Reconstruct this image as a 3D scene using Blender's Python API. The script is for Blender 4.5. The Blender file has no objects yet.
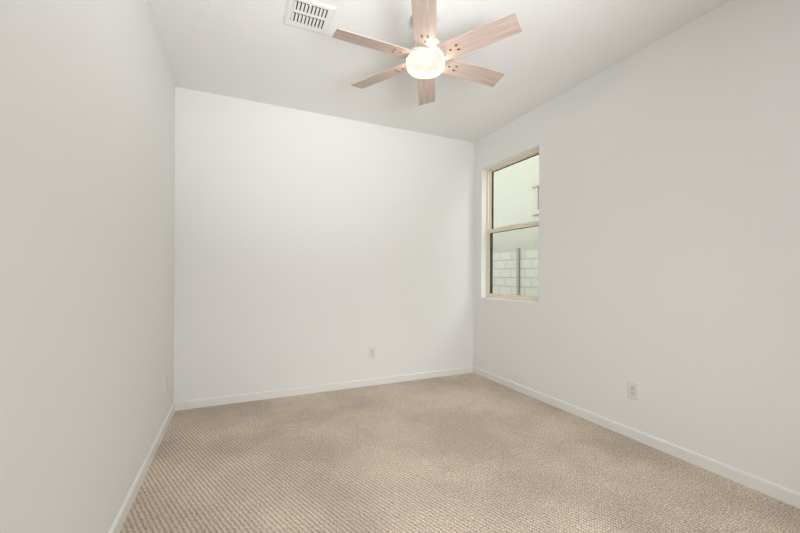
import bpy, bmesh, math, random
from mathutils import Vector, Matrix
PI = math.pi
W_DOOR_FILL, W_CEIL_FILL, W_SKY, W_GLOW, W_BEAM, W_LAMP = 15.5, 17, 3.8, 1.3, 9.8, 13      # light levels
random.seed(7)
scene = bpy.context.scene
col = scene.collection

# ------------------------------------------------------------------ camera
EYE = 1.1527
cam = bpy.data.cameras.new('camera')
cam.sensor_width = 36.0
cam.lens = 361.2 / 800 * 36.0
cam.shift_y = 8.85 / 800
cam.clip_start = 0.02
cam_ob = bpy.data.objects.new('camera', cam)
col.objects.link(cam_ob)
cam_ob.matrix_world = (Matrix.Translation((0, 0, EYE)) @ Matrix.Rotation(-math.radians(24.265), 4, 'Z')
                       @ Matrix.Rotation(PI / 2, 4, 'X') @ Matrix.Rotation(math.radians(0.263), 4, 'Z'))
scene.camera = cam_ob

# ------------------------------------------------------------------ world, lights, exposure
world = bpy.data.worlds.new('sky')
scene.world = world
world.use_nodes = True
wn = world.node_tree.nodes
bg = wn['Background']
bg.inputs[0].default_value = (0.93, 0.97, 1.0, 1)
bg.inputs[1].default_value = W_SKY


def area(name, loc, rot, sx, sy, power, colour, portal=False):
    l = bpy.data.lights.new(name, 'AREA')
    l.shape = 'RECTANGLE'
    l.size, l.size_y = sx, sy
    l.energy = power
    l.color = colour
    if portal:
        l.cycles.is_portal = True
    o = bpy.data.objects.new(name, l)
    o.location = loc
    o.rotation_euler = rot
    col.objects.link(o)
    return o


# added fill light for the room, set in the unseen doorway behind the camera
area('doorway_fill', (0.95, -0.98, 1.15), (PI / 2, 0, 0), 2.0, 2.1, W_DOOR_FILL, (0.967, 0.976, 0.998))
# added fill light out of view near the camera, tipped up to brighten the ceiling
fl = area('ceiling_fill', (0.68, -0.38, 1.50), (0, 0, 0), 0.9, 0.9, W_CEIL_FILL, (0.967, 0.976, 0.998))
fl.rotation_euler = Vector((0.05, 1.8, 1.2)).to_track_quat('-Z', 'Y').to_euler()
fl.data.spread = math.radians(78)
fl = area('far_room_fill', (0.60, -1.05, 1.30), (0, 0, 0), 1.1, 1.2, W_BEAM, (0.967, 0.976, 0.998))  # added narrow fill beam, brightens the far floor and walls
fl.rotation_euler = Vector((0.5, 3.0, -0.95)).to_track_quat('-Z', 'Y').to_euler()
fl.data.spread = math.radians(80)

scene.view_settings.view_transform = 'Standard'
scene.view_settings.look = 'None'
scene.view_settings.gamma = 1
scene.view_settings.use_curve_mapping = False
scene.view_settings.exposure = 0.06

# ------------------------------------------------------------------ dimensions of the room
XL, XR, YB, YF, H = -0.486, 2.5723, 3.5703, -0.80, 2.74
T = 0.15


# ------------------------------------------------------------------ material helpers
def srgb(r, g, b):
    f = lambda c: (c / 255 / 12.92) if c / 255 <= 0.04045 else ((c / 255 + 0.055) / 1.055) ** 2.4
    return (f(r), f(g), f(b), 1)


def mat(name, colour, rough=0.6, spec=0.3, metallic=0.0):
    m = bpy.data.materials.new(name)
    m.use_nodes = True
    p = m.node_tree.nodes['Principled BSDF']
    p.inputs['Base Color'].default_value = colour
    p.inputs['Roughness'].default_value = rough
    p.inputs['Specular IOR Level'].default_value = spec
    p.inputs['Metallic'].default_value = metallic
    return m


class NT:
    def __init__(s, m):
        s.t = m.node_tree
        s.p = s.t.nodes.get('Principled BSDF')

    def n(s, kind, **kw):
        nd = s.t.nodes.new(kind)
        for k, v in kw.items():
            setattr(nd, k, v)
        return nd

    def l(s, a, b):
        s.t.links.new(a, b)

    def math(s, op, a, b=None):
        nd = s.n('ShaderNodeMath', operation=op)
        for i, v in enumerate((a, b)):
            if v is None:
                continue
            if isinstance(v, (int, float)):
                nd.inputs[i].default_value = v
            else:
                s.l(v, nd.inputs[i])
        return nd.outputs[0]

    def noise(s, vec, scale, detail=2.0, rough=0.5):
        nd = s.n('ShaderNodeTexNoise')
        nd.inputs['Scale'].default_value = scale
        nd.inputs['Detail'].default_value = detail
        nd.inputs['Roughness'].default_value = rough
        s.l(vec, nd.inputs['Vector'])
        return nd.outputs['Fac']

    def ramp(s, fac, stops):
        nd = s.n('ShaderNodeValToRGB')
        e = nd.color_ramp.elements
        while len(e) < len(stops):
            e.new(0.5)
        for el, (pos, c) in zip(e, stops):
            el.position = pos
            el.color = c
        s.l(fac, nd.inputs[0])
        return nd.outputs[0]

    def bump(s, h, strength, dist):
        nd = s.n('ShaderNodeBump')
        nd.inputs['Strength'].default_value = strength
        nd.inputs['Distance'].default_value = dist
        s.l(h, nd.inputs['Height'])
        s.l(nd.outputs[0], s.p.inputs['Normal'])

    def coord(s, which='Object'):
        return s.n('ShaderNodeTexCoord').outputs[which]


def paint(name, colour, scale=55, strength=0.12, rough=0.75):
    m = mat(name, colour, rough, 0.2)
    t = NT(m)
    c = t.coord()
    a = t.noise(c, scale, 3)
    b = t.noise(c, scale * 0.35, 2)
    t.bump(t.math('ADD', a, b), strength, 0.003)
    return m


M_wall = paint('wall_paint', srgb(241, 241, 239))
M_ceil = paint('ceiling_paint', srgb(242, 242, 240), 70, 0.15, 0.9)
M_trim = mat('trim_enamel', srgb(240, 240, 237), 0.4, 0.4)
M_plate = mat('outlet_plastic', srgb(236, 234, 231), 0.35, 0.4)
M_insert = mat('outlet_insert_plastic', srgb(228, 223, 217), 0.35, 0.4)
M_slot = mat('outlet_slot', srgb(120, 110, 102), 0.8)
M_vinyl = mat('beige_vinyl', srgb(243, 231, 210), 0.45, 0.3)
M_gasket = mat('dark_gasket', srgb(48, 44, 34), 0.7)
M_vent = mat('white_vent_metal', srgb(238, 237, 234), 0.5, 0.3)
M_duct = mat('dark_duct', srgb(66, 68, 68), 0.7)
M_fanw = mat('white_fan_metal', srgb(208, 207, 203), 0.5, 0.4)
M_screw = mat('dark_bronze_screw', srgb(92, 74, 64), 0.4, 0.5, 0.6)

# whitewashed oak blades
M_blade = mat('whitewashed_oak', srgb(214, 196, 182), 0.5, 0.3)
t = NT(M_blade)
mp = t.n('ShaderNodeMapping')
mp.inputs['Scale'].default_value = (1.5, 26, 26)
t.l(t.coord(), mp.inputs[0])
g = t.noise(mp.outputs[0], 3.0, 6, 0.6)
t.l(t.ramp(g, [(0.25, srgb(172, 154, 141)), (0.5, srgb(191, 173, 161)), (0.75, srgb(207, 192, 183))]), t.p.inputs['Base Color'])

# frosted, lit bowl
M_glow = mat('lit_frosted_glass', srgb(250, 244, 232), 0.4)
t = NT(M_glow)
g = t.noise(t.coord(), 11, 1)
t.l(t.ramp(g, [(0.38, (0.95, 0.84, 0.70, 1)), (0.58, (1.0, 0.94, 0.83, 1))]), t.p.inputs['Emission Color'])
t.p.inputs['Emission Strength'].default_value = W_GLOW
t.p.inputs['Base Color'].default_value = (0.0, 0.0, 0.0, 1)
out = t.t.nodes['Material Output']
tr = t.n('ShaderNodeBsdfTransparent')
ms = t.n('ShaderNodeMixShader')
ms.inputs[0].default_value = 0.75
t.l(tr.outputs[0], ms.inputs[1])
t.l(t.p.outputs[0], ms.inputs[2])
t.l(ms.outputs[0], out.inputs[0])
M_absorber = mat('black_light_absorber', (0.01, 0.01, 0.01, 1), 0.9, 0.0)  # near-black, for the added disc that soaks up bulb light

# looped carpet: diagonal ribs of loops, with slightly worn lighter and darker drifts
M_carpet = mat('loop_carpet', srgb(186, 166, 148), 0.95, 0.05)
t = NT(M_carpet)
co = t.coord()
mp = t.n('ShaderNodeMapping')
mp.vector_type = 'POINT'
mp.inputs['Rotation'].default_value = (0, 0, math.radians(-21.9))
warp = t.n('ShaderNodeVectorMath', operation='MULTIPLY_ADD')
wn2 = t.n('ShaderNodeTexNoise')
wn2.inputs['Scale'].default_value = 60
t.l(co, wn2.inputs['Vector'])
t.l(wn2.outputs['Color'], warp.inputs[0])
warp.inputs[1].default_value = (0.018, 0.018, 0)
t.l(co, warp.inputs[2])
t.l(warp.outputs[0], mp.inputs[0])
sep = t.n('ShaderNodeSeparateXYZ')
t.l(mp.outputs[0], sep.inputs[0])
u = t.math('MULTIPLY', sep.outputs[0], PI / 0.0198)
v0 = t.math('MULTIPLY', sep.outputs[1], PI / 0.0115)
rib = t.math('ABSOLUTE', t.math('SINE', u))
stag = t.math('MULTIPLY', t.math('FLOOR', t.math('MULTIPLY', sep.outputs[0], 1 / 0.0198)), PI / 2)
loop = t.math('ABSOLUTE', t.math('SINE', t.math('ADD', v0, stag)))
hgt = t.math('ADD', t.math('MULTIPLY', t.math('MULTIPLY', rib, loop), 0.46), t.math('MULTIPLY', rib, 0.06))
fine = t.noise(co, 210, 3, 0.7)
coarse = t.noise(co, 95, 2, 0.6)
h2 = t.math('ADD', t.math('MULTIPLY', hgt, 0.55), t.math('MULTIPLY', t.math('ADD', fine, coarse), 0.52))
pile = t.ramp(h2, [(0.46, srgb(150, 132, 115)), (0.65, srgb(208, 192, 174)), (0.82, srgb(238, 224, 210))])
drift = t.noise(co, 1.6, 4, 0.55)
dr = t.ramp(drift, [(0.38, (0.90, 0.90, 0.90, 1)), (0.62, (1.15, 1.15, 1.15, 1))])
mx = t.n('ShaderNodeMix', data_type='RGBA', blend_type='MULTIPLY')
mx.inputs['Factor'].default_value = 1
t.l(pile, mx.inputs[6])
t.l(dr, mx.inputs[7])
t.l(mx.outputs[2], t.p.inputs['Base Color'])
t.bump(h2, 0.3, 0.005)

# clear glass pane
M_glass = bpy.data.materials.new('window_glass')
M_glass.use_nodes = True
t = NT(M_glass)
t.t.nodes.remove(t.p)
out = t.t.nodes['Material Output']
tr = t.n('ShaderNodeBsdfTransparent')
tr.inputs[0].default_value = (0.955, 0.965, 0.94, 1)
gl = t.n('ShaderNodeBsdfGlossy')
gl.inputs['Roughness'].default_value = 0.02
fr = t.n('ShaderNodeLayerWeight')
fc = t.math('ADD', t.math('MULTIPLY', t.math('POWER', fr.outputs['Facing'], 5.0), 0.6), 0.04)
ms = t.n('ShaderNodeMixShader')
t.l(fc, ms.inputs[0])
t.l(tr.outputs[0], ms.inputs[1])
t.l(gl.outputs[0], ms.inputs[2])
t.l(ms.outputs[0], out.inputs[0])

# insect screen: fine grey mesh, mostly see-through
M_screen = bpy.data.materials.new('insect_screen')
M_screen.use_nodes = True
t = NT(M_screen)
out = t.t.nodes['Material Output']
t.p.inputs['Base Color'].default_value = srgb(170, 172, 166)
tr = t.n('ShaderNodeBsdfTransparent')
ms = t.n('ShaderNodeMixShader')
ms.inputs[0].default_value = 0.05
t.l(tr.outputs[0], ms.inputs[1])
t.l(t.p.outputs[0], ms.inputs[2])
t.l(ms.outputs[0], out.inputs[0])

# outdoors
M_stucco = mat('pale_stucco', srgb(226, 230, 212), 0.95, 0.05)
t = NT(M_stucco)
a = t.noise(t.coord(), 6, 5, 0.65)
t.l(t.ramp(a, [(0.3, srgb(141, 141, 130)), (0.7, srgb(150, 150, 139))]), t.p.inputs['Base Color'])
t.bump(t.noise(t.coord(), 30, 3), 0.3, 0.01)
M_strim = mat('beige_stucco_trim', srgb(146, 138, 128), 0.9, 0.05)
M_block = mat('grey_blocks', srgb(206, 208, 192), 0.95, 0.05)
t = NT(M_block)
oc = t.coord()
sp = t.n('ShaderNodeSeparateXYZ')
t.l(oc, sp.inputs[0])
cb = t.n('ShaderNodeCombineXYZ')
t.l(t.math('ADD', sp.outputs[1], 0.038), cb.inputs[0])
t.l(t.math('SUBTRACT', sp.outputs[2], 0.10), cb.inputs[1])
bk = t.n('ShaderNodeTexBrick')
bk.inputs['Scale'].default_value = 1.0
bk.inputs['Brick Width'].default_value = 0.406
bk.inputs['Row Height'].default_value = 0.203
bk.inputs['Mortar Size'].default_value = 0.012
bk.inputs['Color1'].default_value = srgb(144, 143, 134)
bk.inputs['Color2'].default_value = srgb(139, 138, 129)
bk.inputs['Mortar'].default_value = srgb(115, 114, 106)
t.l(cb.outputs[0], bk.inputs['Vector'])
t.l(bk.outputs[0], t.p.inputs['Base Color'])
M_post = mat('grey_post_metal', srgb(98, 98, 90), 0.6)
M_dirt = paint('gravel', srgb(160, 155, 142), 30, 0.6, 0.95)
M_nglass = mat('house_window_glass', srgb(150, 158, 150), 0.1, 0.5)


# ------------------------------------------------------------------ mesh helpers
def box(bm, x0, x1, y0, y1, z0, z1):
    v = [bm.verts.new((x, y, z)) for x in (x0, x1) for y in (y0, y1) for z in (z0, z1)]
    for f in ((0, 1, 3, 2), (4, 6, 7, 5), (0, 4, 5, 1), (2, 3, 7, 6), (0, 2, 6, 4), (1, 5, 7, 3)):
        bm.faces.new([v[i] for i in f])
    return v


def prism(bm, pts, ext, at):
    """pts: outline; at(p, t) maps an outline point and extrusion coordinate to a 3-D point."""
    a = [bm.verts.new(at(p, ext[0])) for p in pts]
    b = [bm.verts.new(at(p, ext[1])) for p in pts]
    n = len(pts)
    bm.faces.new(a)
    bm.faces.new(b[::-1])
    for i in range(n):
        bm.faces.new((a[i], b[i], b[(i + 1) % n], a[(i + 1) % n]))


def lathe(bm, prof, cx=0, cy=0, seg=48):
    """prof: list of (r, z); r == 0 ends close to a point."""
    rings = []
    for r, z in prof:
        if r < 1e-6:
            rings.append([bm.verts.new((cx, cy, z))])
        else:
            rings.append([bm.verts.new((cx + r * math.cos(2 * PI * i / seg), cy + r * math.sin(2 * PI * i / seg), z)) for i in range(seg)])
    for A, B in zip(rings, rings[1:]):
        for i in range(seg):
            j = (i + 1) % seg
            if len(A) == 1:
                bm.faces.new((A[0], B[i], B[j]))
            elif len(B) == 1:
                bm.faces.new((A[i], B[0], A[j]))
            else:
                bm.faces.new((A[i], B[i], B[j], A[j]))


def obj(name, bm, m, parent=None, bevel=0, smooth=False, loc=None):
    bmesh.ops.recalc_face_normals(bm, faces=bm.faces)
    if bevel:
        bmesh.ops.bevel(bm, geom=bm.edges[:], offset=bevel, segments=2, affect='EDGES', profile=0.6)
    me = bpy.data.meshes.new(name)
    bm.to_mesh(me)
    bm.free()
    me.materials.append(m)
    o = bpy.data.objects.new(name, me)
    col.objects.link(o)
    if parent:
        o.parent = parent
    if loc:
        o.location = loc
    if smooth:
        for p in me.polygons:
            p.use_smooth = True
        me.set_sharp_from_angle(angle=math.radians(38))
    return o


def struct(o, label=None):
    o['kind'] = 'structure'
    if label:
        o['label'] = label
    return o


def thing(name, label, cat, loc=(0, 0, 0), rotz=0, group=None):
    o = bpy.data.objects.new(name, None)
    o.empty_display_size = 0.05
    col.objects.link(o)
    o.location = loc
    o.rotation_euler = (0, 0, rotz)
    o['label'] = label
    o['category'] = cat
    if group:
        o['group'] = group
    return o


# ------------------------------------------------------------------ room shell
bm = bmesh.new()
box(bm, XL - T, XR + T, YF - 1.6, YB + T, -0.12, 0)
struct(obj('floor', bm, M_carpet), 'beige looped carpet floor')

# ceiling with the duct opening for the air vent
VX0, VX1, VY0, VY1 = 0.290, 0.497, 2.137, 2.358
bm = bmesh.new()
X0, X1, Y0, Y1 = XL - T, XR + T, YF - 1.6, YB + T
box(bm, X0, VX0, Y0, Y1, H, H + 0.12)
box(bm, VX1, X1, Y0, Y1, H, H + 0.12)
box(bm, VX0, VX1, Y0, VY0, H, H + 0.12)
box(bm, VX0, VX1, VY1, Y1, H, H + 0.12)
bmesh.ops.remove_doubles(bm, verts=bm.verts, dist=1e-5)
struct(obj('ceiling', bm, M_ceil), 'flat off-white painted ceiling')

bm = bmesh.new()
box(bm, XL - T, XL, YF - 1.6, YB + T, 0, H)
struct(obj('wall_left', bm, M_wall), 'plain off-white wall on the left')
bm = bmesh.new()
box(bm, XL, XR, YB, YB + T, 0, H)
struct(obj('wall_back', bm, M_wall), 'plain off-white wall facing the camera')

# right wall with the window opening
WY0, WY1, WZ0, WZ1 = 2.548, 3.420, 0.900, 2.382
bm = bmesh.new()
ys = [YF - 1.6, WY0, WY1, YB + T]
zs = [0, WZ0, WZ1, H]
for i in range(3):
    for j in range(3):
        if (i, j) != (1, 1):
            box(bm, XR, XR + T, ys[i], ys[i + 1], zs[j], zs[j + 1])
bmesh.ops.remove_doubles(bm, verts=bm.verts, dist=1e-5)
inner = [f for f in bm.faces if sum(1 for g in bm.faces if g is not f and (g.calc_center_median() - f.calc_center_median()).length < 1e-5)]
bmesh.ops.delete(bm, geom=list(set(inner)), context='FACES')
struct(obj('wall_right', bm, M_wall), 'off-white wall on the right with the window opening')

# wall behind the camera with a wide doorway to the hall
DX0, DX1, DZ = 0.0, 1.9, 2.15
bm = bmesh.new()
box(bm, XL, DX0, YF - 0.12, YF, 0, H)
box(bm, DX1, XR, YF - 0.12, YF, 0, H)
box(bm, DX0, DX1, YF - 0.12, YF, DZ, H)
struct(obj('wall_front', bm, M_wall), 'off-white wall with the doorway to the hall')
bm = bmesh.new()
box(bm, XL, XR, YF - 1.6, YF - 1.5, 0, H)
struct(obj('wall_hall', bm, M_wall), 'far wall of the hall')

BT, BH = 0.013, 0.073


def base_profile():
    return [(0, 0), (BT, 0), (BT, BH - 0.010), (BT * 0.55, BH - 0.002), (BT * 0.3, BH), (0, BH)]


def baseboard(name, at, a, b):
    bm = bmesh.new()
    prism(bm, base_profile(), (a, b), at)
    return struct(obj(name, bm, M_trim), 'white painted baseboard')


baseboard('baseboard_left', lambda p, s: (XL + p[0], s, p[1]), YF, YB)
baseboard('baseboard_back', lambda p, s: (s, YB - p[0], p[1]), XL + BT, XR - BT)
baseboard('baseboard_right', lambda p, s: (XR - p[0], s, p[1]), YF, YB)
baseboard('baseboard_front', lambda p, s: (s, YF + p[0], p[1]), DX1, XR - BT)

# ------------------------------------------------------------------ window
win = bpy.data.objects.new('window_1', None)
col.objects.link(win)
win.location = (XR, (WY0 + WY1) / 2, WZ0)
win['kind'] = 'structure'
win['label'] = 'beige vinyl single-hung window in the right wall'


def wobj(name, bm, m, parent=win, bevel=0):
    bmesh.ops.translate(bm, verts=bm.verts, vec=(-win.location.x, -win.location.y, -win.location.z))
    return obj(name, bm, m, parent, bevel)


def rect_frame(bm, x0, x1, y0, y1, z0, z1, wy, wz_top, wz_bot):
    box(bm, x0, x1, y0, y0 + wy, z0, z1)
    box(bm, x0, x1, y1 - wy, y1, z0, z1)
    box(bm, x0, x1, y0 + wy, y1 - wy, z1 - wz_top, z1)
    box(bm, x0, x1, y0 + wy, y1 - wy, z0, z0 + wz_bot)


FX = XR + 0.072      # room-side face of the window frame
ZM = 1.668           # middle of the meeting rail
g = 0.001
bm = bmesh.new()     # outer frame: a thin lip, then the deeper body
rect_frame(bm, FX, FX + 0.0600, WY0 + g, WY1 - g, WZ0 + g, WZ1 - g, 0.021, 0.013, 0.026)
rect_frame(bm, FX + 0.022, FX + 0.0595, WY0 + g + 0.021, WY1 - g - 0.021, WZ0 + g + 0.026, WZ1 - g - 0.013, 0.010, 0.005, 0.004)
wf = wobj('window_frame', bm, M_vinyl, bevel=0.0015)

# upper fixed sash, set deeper
UY0, UY1 = WY0 + 0.0325, WY1 - 0.0325
bm = bmesh.new()
rect_frame(bm, FX + 0.040, FX + 0.059, UY0, UY1, ZM - 0.020, WZ1 - 0.0195, 0.014, 0.010, 0.045)
us = wobj('upper_sash', bm, M_vinyl, bevel=0.001)
bm = bmesh.new()
rect_frame(bm, FX + 0.038, FX + 0.0597, UY0 + 0.0142, UY1 - 0.0142, ZM + 0.0252, WZ1 - 0.0297, 0.003, 0.003, 0.0004)
wobj('gasket', bm, M_gasket, us)
bm = bmesh.new()
box(bm, FX + 0.050, FX + 0.054, UY0 + 0.0174, UY1 - 0.0174, ZM + 0.0258, WZ1 - 0.0330)
wobj('glass_pane', bm, M_glass, us)

# lower sliding sash, nearer the room
LY0, LY1 = WY0 + 0.023, WY1 - 0.023
bm = bmesh.new()
rect_frame(bm, FX + 0.008, FX + 0.034, LY0, LY1, WZ0 + 0.028, ZM + 0.016, 0.022, 0.040, 0.020)
ls = wobj('lower_sash', bm, M_vinyl, bevel=0.001)
bm = bmesh.new()
rect_frame(bm, FX + 0.0150, FX + 0.0360, LY0 + 0.0222, LY1 - 0.0222, WZ0 + 0.0482, ZM - 0.0242, 0.004, 0.004, 0.0004)
wobj('gasket', bm, M_gasket, ls)
bm = bmesh.new()
box(bm, FX + 0.018, FX + 0.022, LY0 + 0.0264, LY1 - 0.0264, WZ0 + 0.0488, ZM - 0.0284)
wobj('glass_pane', bm, M_glass, ls)
bm = bmesh.new()
for yy in (WY0 + 0.25, WY1 - 0.25):
    box(bm, FX - 0.004, FX + 0.0075, yy - 0.022, yy + 0.022, ZM + 0.002, ZM + 0.012)
sl = wobj('sash_latch', bm, M_vinyl, ls, 0.001)

# insect screen outside the lower half
bm = bmesh.new()
box(bm, FX + 0.0700, FX + 0.0705, WY0 + 0.03, WY1 - 0.03, WZ0 + 0.03, ZM + 0.01)
sc = wobj('screen', bm, M_screen)
bm = bmesh.new()
rect_frame(bm, FX + 0.0610, FX + 0.0690, WY0 + 0.002, WY1 - 0.002, WZ0 + 0.004, ZM + 0.01, 0.028, 0.012, 0.020)
rect_frame(bm, FX + 0.0405, FX + 0.0609, WY0 + 0.0325, WY1 - 0.0325, WZ0 + 0.0312, ZM - 0.0210, 0.004, 0.002, 0.0005)
wobj('screen_frame', bm, M_gasket, sc)

# ------------------------------------------------------------------ outlets
def make_outlet(label, loc, rotz, group):
    """Plate in its own xz plane, facing -y."""
    r = thing('wall_outlet', label, 'outlet', loc, rotz, group)
    bm = bmesh.new()
    w, h = 0.078, 0.122
    a = [(-w / 2, -h / 2), (w / 2, -h / 2), (w / 2, h / 2), (-w / 2, h / 2)]
    s = 0.004
    back = [bm.verts.new((x, 0, z)) for x, z in a]
    mid = [bm.verts.new((x, -0.004, z)) for x, z in a]
    fr_ = [bm.verts.new((x - math.copysign(s, x), -0.0065, z - math.copysign(s, z))) for x, z in a]
    for A, B in ((back, mid), (mid, fr_)):
        for i in range(4):
            bm.faces.new((A[i], A[(i + 1) % 4], B[(i + 1) % 4], B[i]))
    bm.faces.new(fr_)
    bm.faces.new(back[::-1])
    obj('cover_plate', bm, M_plate, r)
    bm = bmesh.new()
    box(bm, -0.0170, 0.0170, -0.0085, -0.0060, -0.0340, 0.0340)
    ins = obj('socket_insert', bm, M_insert, r, 0.0006)
    for zc in (0.018, -0.018):
        bm = bmesh.new()
        box(bm, -0.0075, -0.0053, -0.0091, -0.0080, zc - 0.004, zc + 0.005)
        box(bm, 0.0053, 0.0075, -0.0091, -0.0080, zc - 0.003, zc + 0.004)
        box(bm, -0.0022, 0.0022, -0.0091, -0.0080, zc - 0.0110, zc - 0.0070)
        obj('socket', bm, M_slot, ins)
    for zc in (0.048, -0.048):
        bm = bmesh.new()
        bmesh.ops.create_cone(bm, segments=16, radius1=0.003, radius2=0.003, depth=0.0012, cap_ends=True,
                              matrix=Matrix.Translation((0, -0.0070, zc)) @ Matrix.Rotation(PI / 2, 4, 'X'))
        obj('screw', bm, M_insert, r)
    return r


OG = 'electrical outlets low on the walls'
make_outlet('white duplex wall outlet low on the back wall facing the camera', (1.293, YB, 0.338), 0, OG)
make_outlet('white duplex wall outlet low on the right wall, past the window', (XR, 1.657, 0.343), -PI / 2, OG)
make_outlet('white wall outlet low on the left wall, seen nearly edge-on beside the back corner', (XL, 3.185, 0.340), PI / 2, OG)

# ------------------------------------------------------------------ ceiling air vent
vent = thing('ceiling_vent', 'white metal air vent with two rows of curved louvers in the ceiling', 'air vent', (0.3935, 2.2475, H))
vx, vy = 0.3935, 2.2475
FW, FH = 0.278, 0.276
bm = bmesh.new()
fo = [(-FW / 2, -FH / 2), (FW / 2, -FH / 2), (FW / 2, FH / 2), (-FW / 2, FH / 2)]
IX, IY = 0.100, 0.107
fi = [(-IX, -IY), (IX, -IY), (IX, IY), (-IX, IY)]
o0 = [bm.verts.new((x, y, -0.0008)) for x, y in fo]
o1 = [bm.verts.new((x, y, -0.0016)) for x, y in fo]
m1 = [bm.verts.new((x * .9, y * .9, -0.0085)) for x, y in fo]
i1 = [bm.verts.new((x, y, -0.009)) for x, y in fi]
i0 = [bm.verts.new((x, y, 0.004)) for x, y in fi]
for A, B in ((o0, o1), (o1, m1), (m1, i1), (i1, i0), (i0, o0)):
    for i in range(4):
        bm.faces.new((A[i], A[(i + 1) % 4], B[(i + 1) % 4], B[i]))
obj('frame', bm, M_vent, vent)
# face bars: ends, the bar between the two rows
bm = bmesh.new()
rows = ((-0.1045, -0.0255), (-0.0060, 0.0785))
box(bm, -IX + .0002, IX - .0002, -IY + .0002, rows[0][0], -0.0086, -0.006)
box(bm, -IX + .0002, IX - .0002, rows[0][1], rows[1][0], -0.0086, -0.004)
box(bm, -IX + .0002, IX - .0002, rows[1][1], IY - .0002, -0.0086, -0.006)
obj('center_bar', bm, M_vent, vent)
pitch = 2 * IX / 9.3
bm = bmesh.new()
for ra, rb in rows:
    for k in range(10):
        x = -IX + 0.002 + k * pitch
        # curved vane, thin, sweeping up and over
        arc = [(0.0, -0.0088), (0.0050, -0.0088), (0.0100, -0.0080), (0.0135, -0.0064), (0.0155, -0.0042)]
        top = [(px, pz) for px, pz in arc]
        bot = [(px - 0.0006, pz + 0.0010) for px, pz in arc][::-1]
        pts = [(min(max(x + px, -IX + .0003), IX - .0003), pz) for px, pz in top + bot]
        if x + 0.003 > IX:
            continue
        prism(bm, pts, (ra + 0.010, rb), lambda p, s: (p[0], s, p[1]))
        box(bm, x, x + 0.005, ra, ra + 0.0098, -0.0088, -0.0078)
obj('louvers', bm, M_vent, vent)
bm = bmesh.new()
prism(bm, [(-0.004, 0), (0.004, 0), (0.004, 0.004), (-0.004, 0.004)], (-0.017, -0.0088), lambda p, s: (p[0] - 0.01, p[1] - 0.1062, s))
obj('damper_lever', bm, M_vent, vent)
bm = bmesh.new()      # dark duct above the ceiling opening
dx, dy = 0.1030, 0.1095
for b in ((-dx, dx, -dy, -dy + .002, 0.001, .25), (-dx, dx, dy - .002, dy, 0.001, .25), (-dx, -dx + .002, -dy, dy, 0.001, .25),
          (dx - .002, dx, -dy, dy, 0.001, .25), (-dx, dx, -dy, dy, .25, .252)):
    box(bm, *b)
obj('duct', bm, M_duct, vent)

# ------------------------------------------------------------------ ceiling fan
FXc, FYc = 1.040, 1.942
fan = thing('ceiling_fan', 'white ceiling fan with six whitewashed wood blades and a lit round glass light', 'ceiling fan', (FXc, FYc, H))
ZB = 2.468 - H       # blade plane, measured from the ceiling
bm = bmesh.new()
lathe(bm, [(0, -0.0005), (0.076, -0.0005), (0.078, -0.004), (0.078, -0.030), (0.070, -0.046), (0.052, -0.058), (0.024, -0.063), (0, -0.063)])
obj('canopy', bm, M_fanw, fan, smooth=True)
bm = bmesh.new()
lathe(bm, [(0, -0.060), (0.0135, -0.060), (0.0135, -0.175), (0, -0.175)], seg=24)
obj('downrod', bm, M_fanw, fan, smooth=True)
bm = bmesh.new()
lathe(bm, [(0, -0.168), (0.028, -0.168), (0.036, -0.176), (0.082, -0.186), (0.096, -0.196), (0.100, -0.210), (0.100, -0.246), (0.092, ZB + 0.018), (0, ZB + 0.018)])
obj('motor_housing', bm, M_fanw, fan, smooth=True)
bm = bmesh.new()
lathe(bm, [(0, ZB + 0.017), (0.112, ZB + 0.017), (0.1195, ZB + 0.013), (0.1205, ZB - 0.002), (0.1195, ZB - 0.012), (0, ZB - 0.012)])
obj('light_ring', bm, M_fanw, fan, smooth=True)
bm = bmesh.new()
zt = ZB - 0.0125
lathe(bm, [(0.1165, zt), (0.1175, zt - 0.003), (0.1175, zt - 0.030), (0.1155, zt - 0.040), (0.108, zt - 0.050), (0.094, zt - 0.057), (0.065, zt - 0.061), (0, zt - 0.063)])
obj('glass_shade', bm, M_glow, fan, smooth=True)
bm = bmesh.new()
lathe(bm, [(0, ZB - 0.0122), (0.1160, ZB - 0.0122), (0.1160, ZB - 0.0124), (0, ZB - 0.0124)])
obj('light_absorber', bm, M_absorber, fan)  # added black disc, keeps bulb light from bouncing inside the shade
lb = bpy.data.lights.new('fan_bulb', 'POINT')
lb.energy = W_LAMP
lb.color = (1.0, 0.86, 0.72)
lb.shadow_soft_size = 0.025
lo = bpy.data.objects.new('fan_bulb', lb)
lo.location = (0, 0, ZB - 0.047)
lo.parent = fan
col.objects.link(lo)

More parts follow.
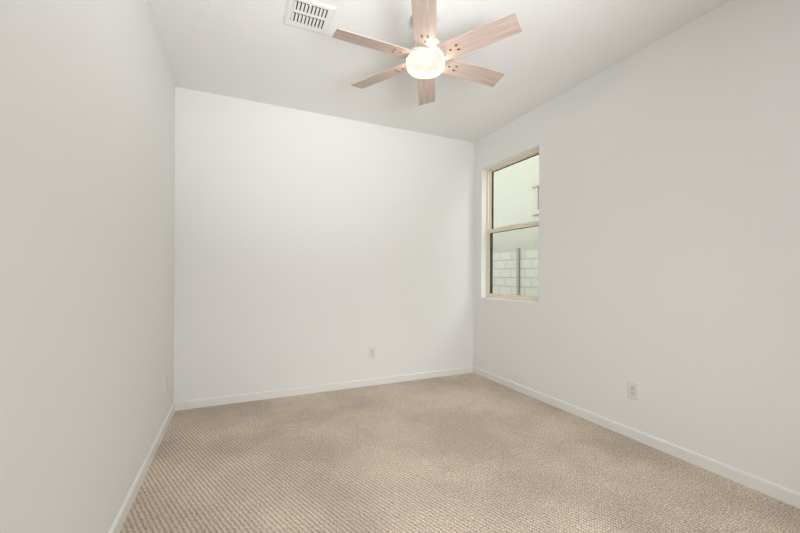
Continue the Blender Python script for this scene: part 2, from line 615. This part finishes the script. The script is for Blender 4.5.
R0, R1, BW = 0.1215, 0.5624, 0.1240
blade_me = None
for k in range(6):
    ang = math.radians(0.68 + 60 * k)
    if blade_me is None:
        bm = bmesh.new()
        th = 0.0055
        pts = [(R1, -BW / 2), (R1, BW / 2)]
        n = 12
        a0 = math.asin(BW / 2 / 0.1235)
        for i in range(n + 1):
            yy = BW / 2 - BW * i / n
            pts.append((math.sqrt(0.1245 ** 2 - yy * yy), yy))
        prism(bm, pts, (-th / 2, th / 2), lambda p, s: (p[0], p[1], s))
        b = obj('blade', bm, M_blade, fan)
        blade_me = b.data
        bm = bmesh.new()
        bmesh.ops.create_cone(bm, segments=14, radius1=0.0062, radius2=0.0062, depth=0.003, cap_ends=True, matrix=Matrix.Translation((0, 0, -0.0035)))
        s0 = obj('screw', bm, M_screw, b)
        screw_me = s0.data
        s0.location = (0.212, 0.0165, 0)
    else:
        b = bpy.data.objects.new('blade', blade_me)
        col.objects.link(b)
        b.parent = fan
        s0 = bpy.data.objects.new('screw', screw_me)
        col.objects.link(s0)
        s0.parent = b
        s0.location = (0.212, 0.0165, 0)
    for q in ((0.212, -0.0165, 0), (0.168, 0.0, 0.0008)):
        s1 = bpy.data.objects.new('screw', screw_me)
        col.objects.link(s1)
        s1.parent = b
        s1.location = q
    b.matrix_local = Matrix.Translation((0, 0, ZB)) @ Matrix.Rotation(ang, 4, 'Z') @ Matrix.Rotation(math.radians(-12.5), 4, 'X')

# ------------------------------------------------------------------ outdoors
bm = bmesh.new()
box(bm, XR + T, 16, -6, 20, -0.35, -0.20)
struct(obj('ground', bm, M_dirt), 'pale gravel side yard')

bm = bmesh.new()
WT = 1.70
box(bm, 5.70, 5.85, -4, 16, -0.1995, WT)
fence = obj('block_wall', bm, M_block)
fence['label'] = 'pale grey concrete block wall outside the window'
fence['category'] = 'garden wall'
# brick rows line up with the top of the wall
fence.location = (0, 0, 0)

post = thing('fence_post', 'slim grey metal post standing against the block wall outside', 'post', (5.677, 6.22, -0.1995))
bm = bmesh.new()
box(bm, -0.018, 0.018, -0.036, 0.036, 0, WT + 0.2495)
obj('shaft', bm, M_post, post)
bm = bmesh.new()
box(bm, -0.021, 0.021, -0.046, 0.046, WT + 0.2495, WT + 0.2645)
obj('cap', bm, M_post, post)

house = thing('neighboring_house', 'pale stucco house wall rising behind the block wall outside the window', 'house', (7.5, 8.0, -0.1995))
hb = 0.1995
bm = bmesh.new()
hy0, hy1 = 6.30 - 8, 7.45 - 8      # the house's own window
hz0, hz1 = 2.96 + hb, 3.60 + hb
ys = [-12, hy0, hy1, 9]
zs = [0, hz0, hz1, 6.2]
for i in range(3):
    for j in range(3):
        if (i, j) != (1, 1):
            box(bm, 0, 0.25, ys[i], ys[i + 1], zs[j], zs[j + 1])
bmesh.ops.remove_doubles(bm, verts=bm.verts, dist=1e-5)
inner = [f for f in bm.faces if sum(1 for g_ in bm.faces if g_ is not f and (g_.calc_center_median() - f.calc_center_median()).length < 1e-5)]
bmesh.ops.delete(bm, geom=list(set(inner)), context='FACES')
obj('stucco_wall', bm, M_stucco, house)
bm = bmesh.new()
box(bm, 0.12, 0.16, hy0, hy1, hz0, hz1)
obj('window_pane', bm, M_nglass, house)
bm = bmesh.new()
box(bm, -0.06, -0.0005, hy0 - 0.19, hy1 + 0.185, hz1, hz1 + 0.13)
obj('window_header', bm, M_strim, house, 0.006)
bm = bmesh.new()
box(bm, -0.06, -0.0005, hy0 - 0.19, hy1 + 0.185, hz0 - 0.13, hz0)
obj('window_sill', bm, M_strim, house, 0.006)
for a, b_ in ((hy0 - 0.095, hy0 + 0.0), (hy1, hy1 + 0.095)):
    bm = bmesh.new()
    box(bm, -0.035, -0.0005, a, b_, hz0 + .0005, hz1 - .0005)
    obj('window_trim', bm, M_strim, house, 0.004)
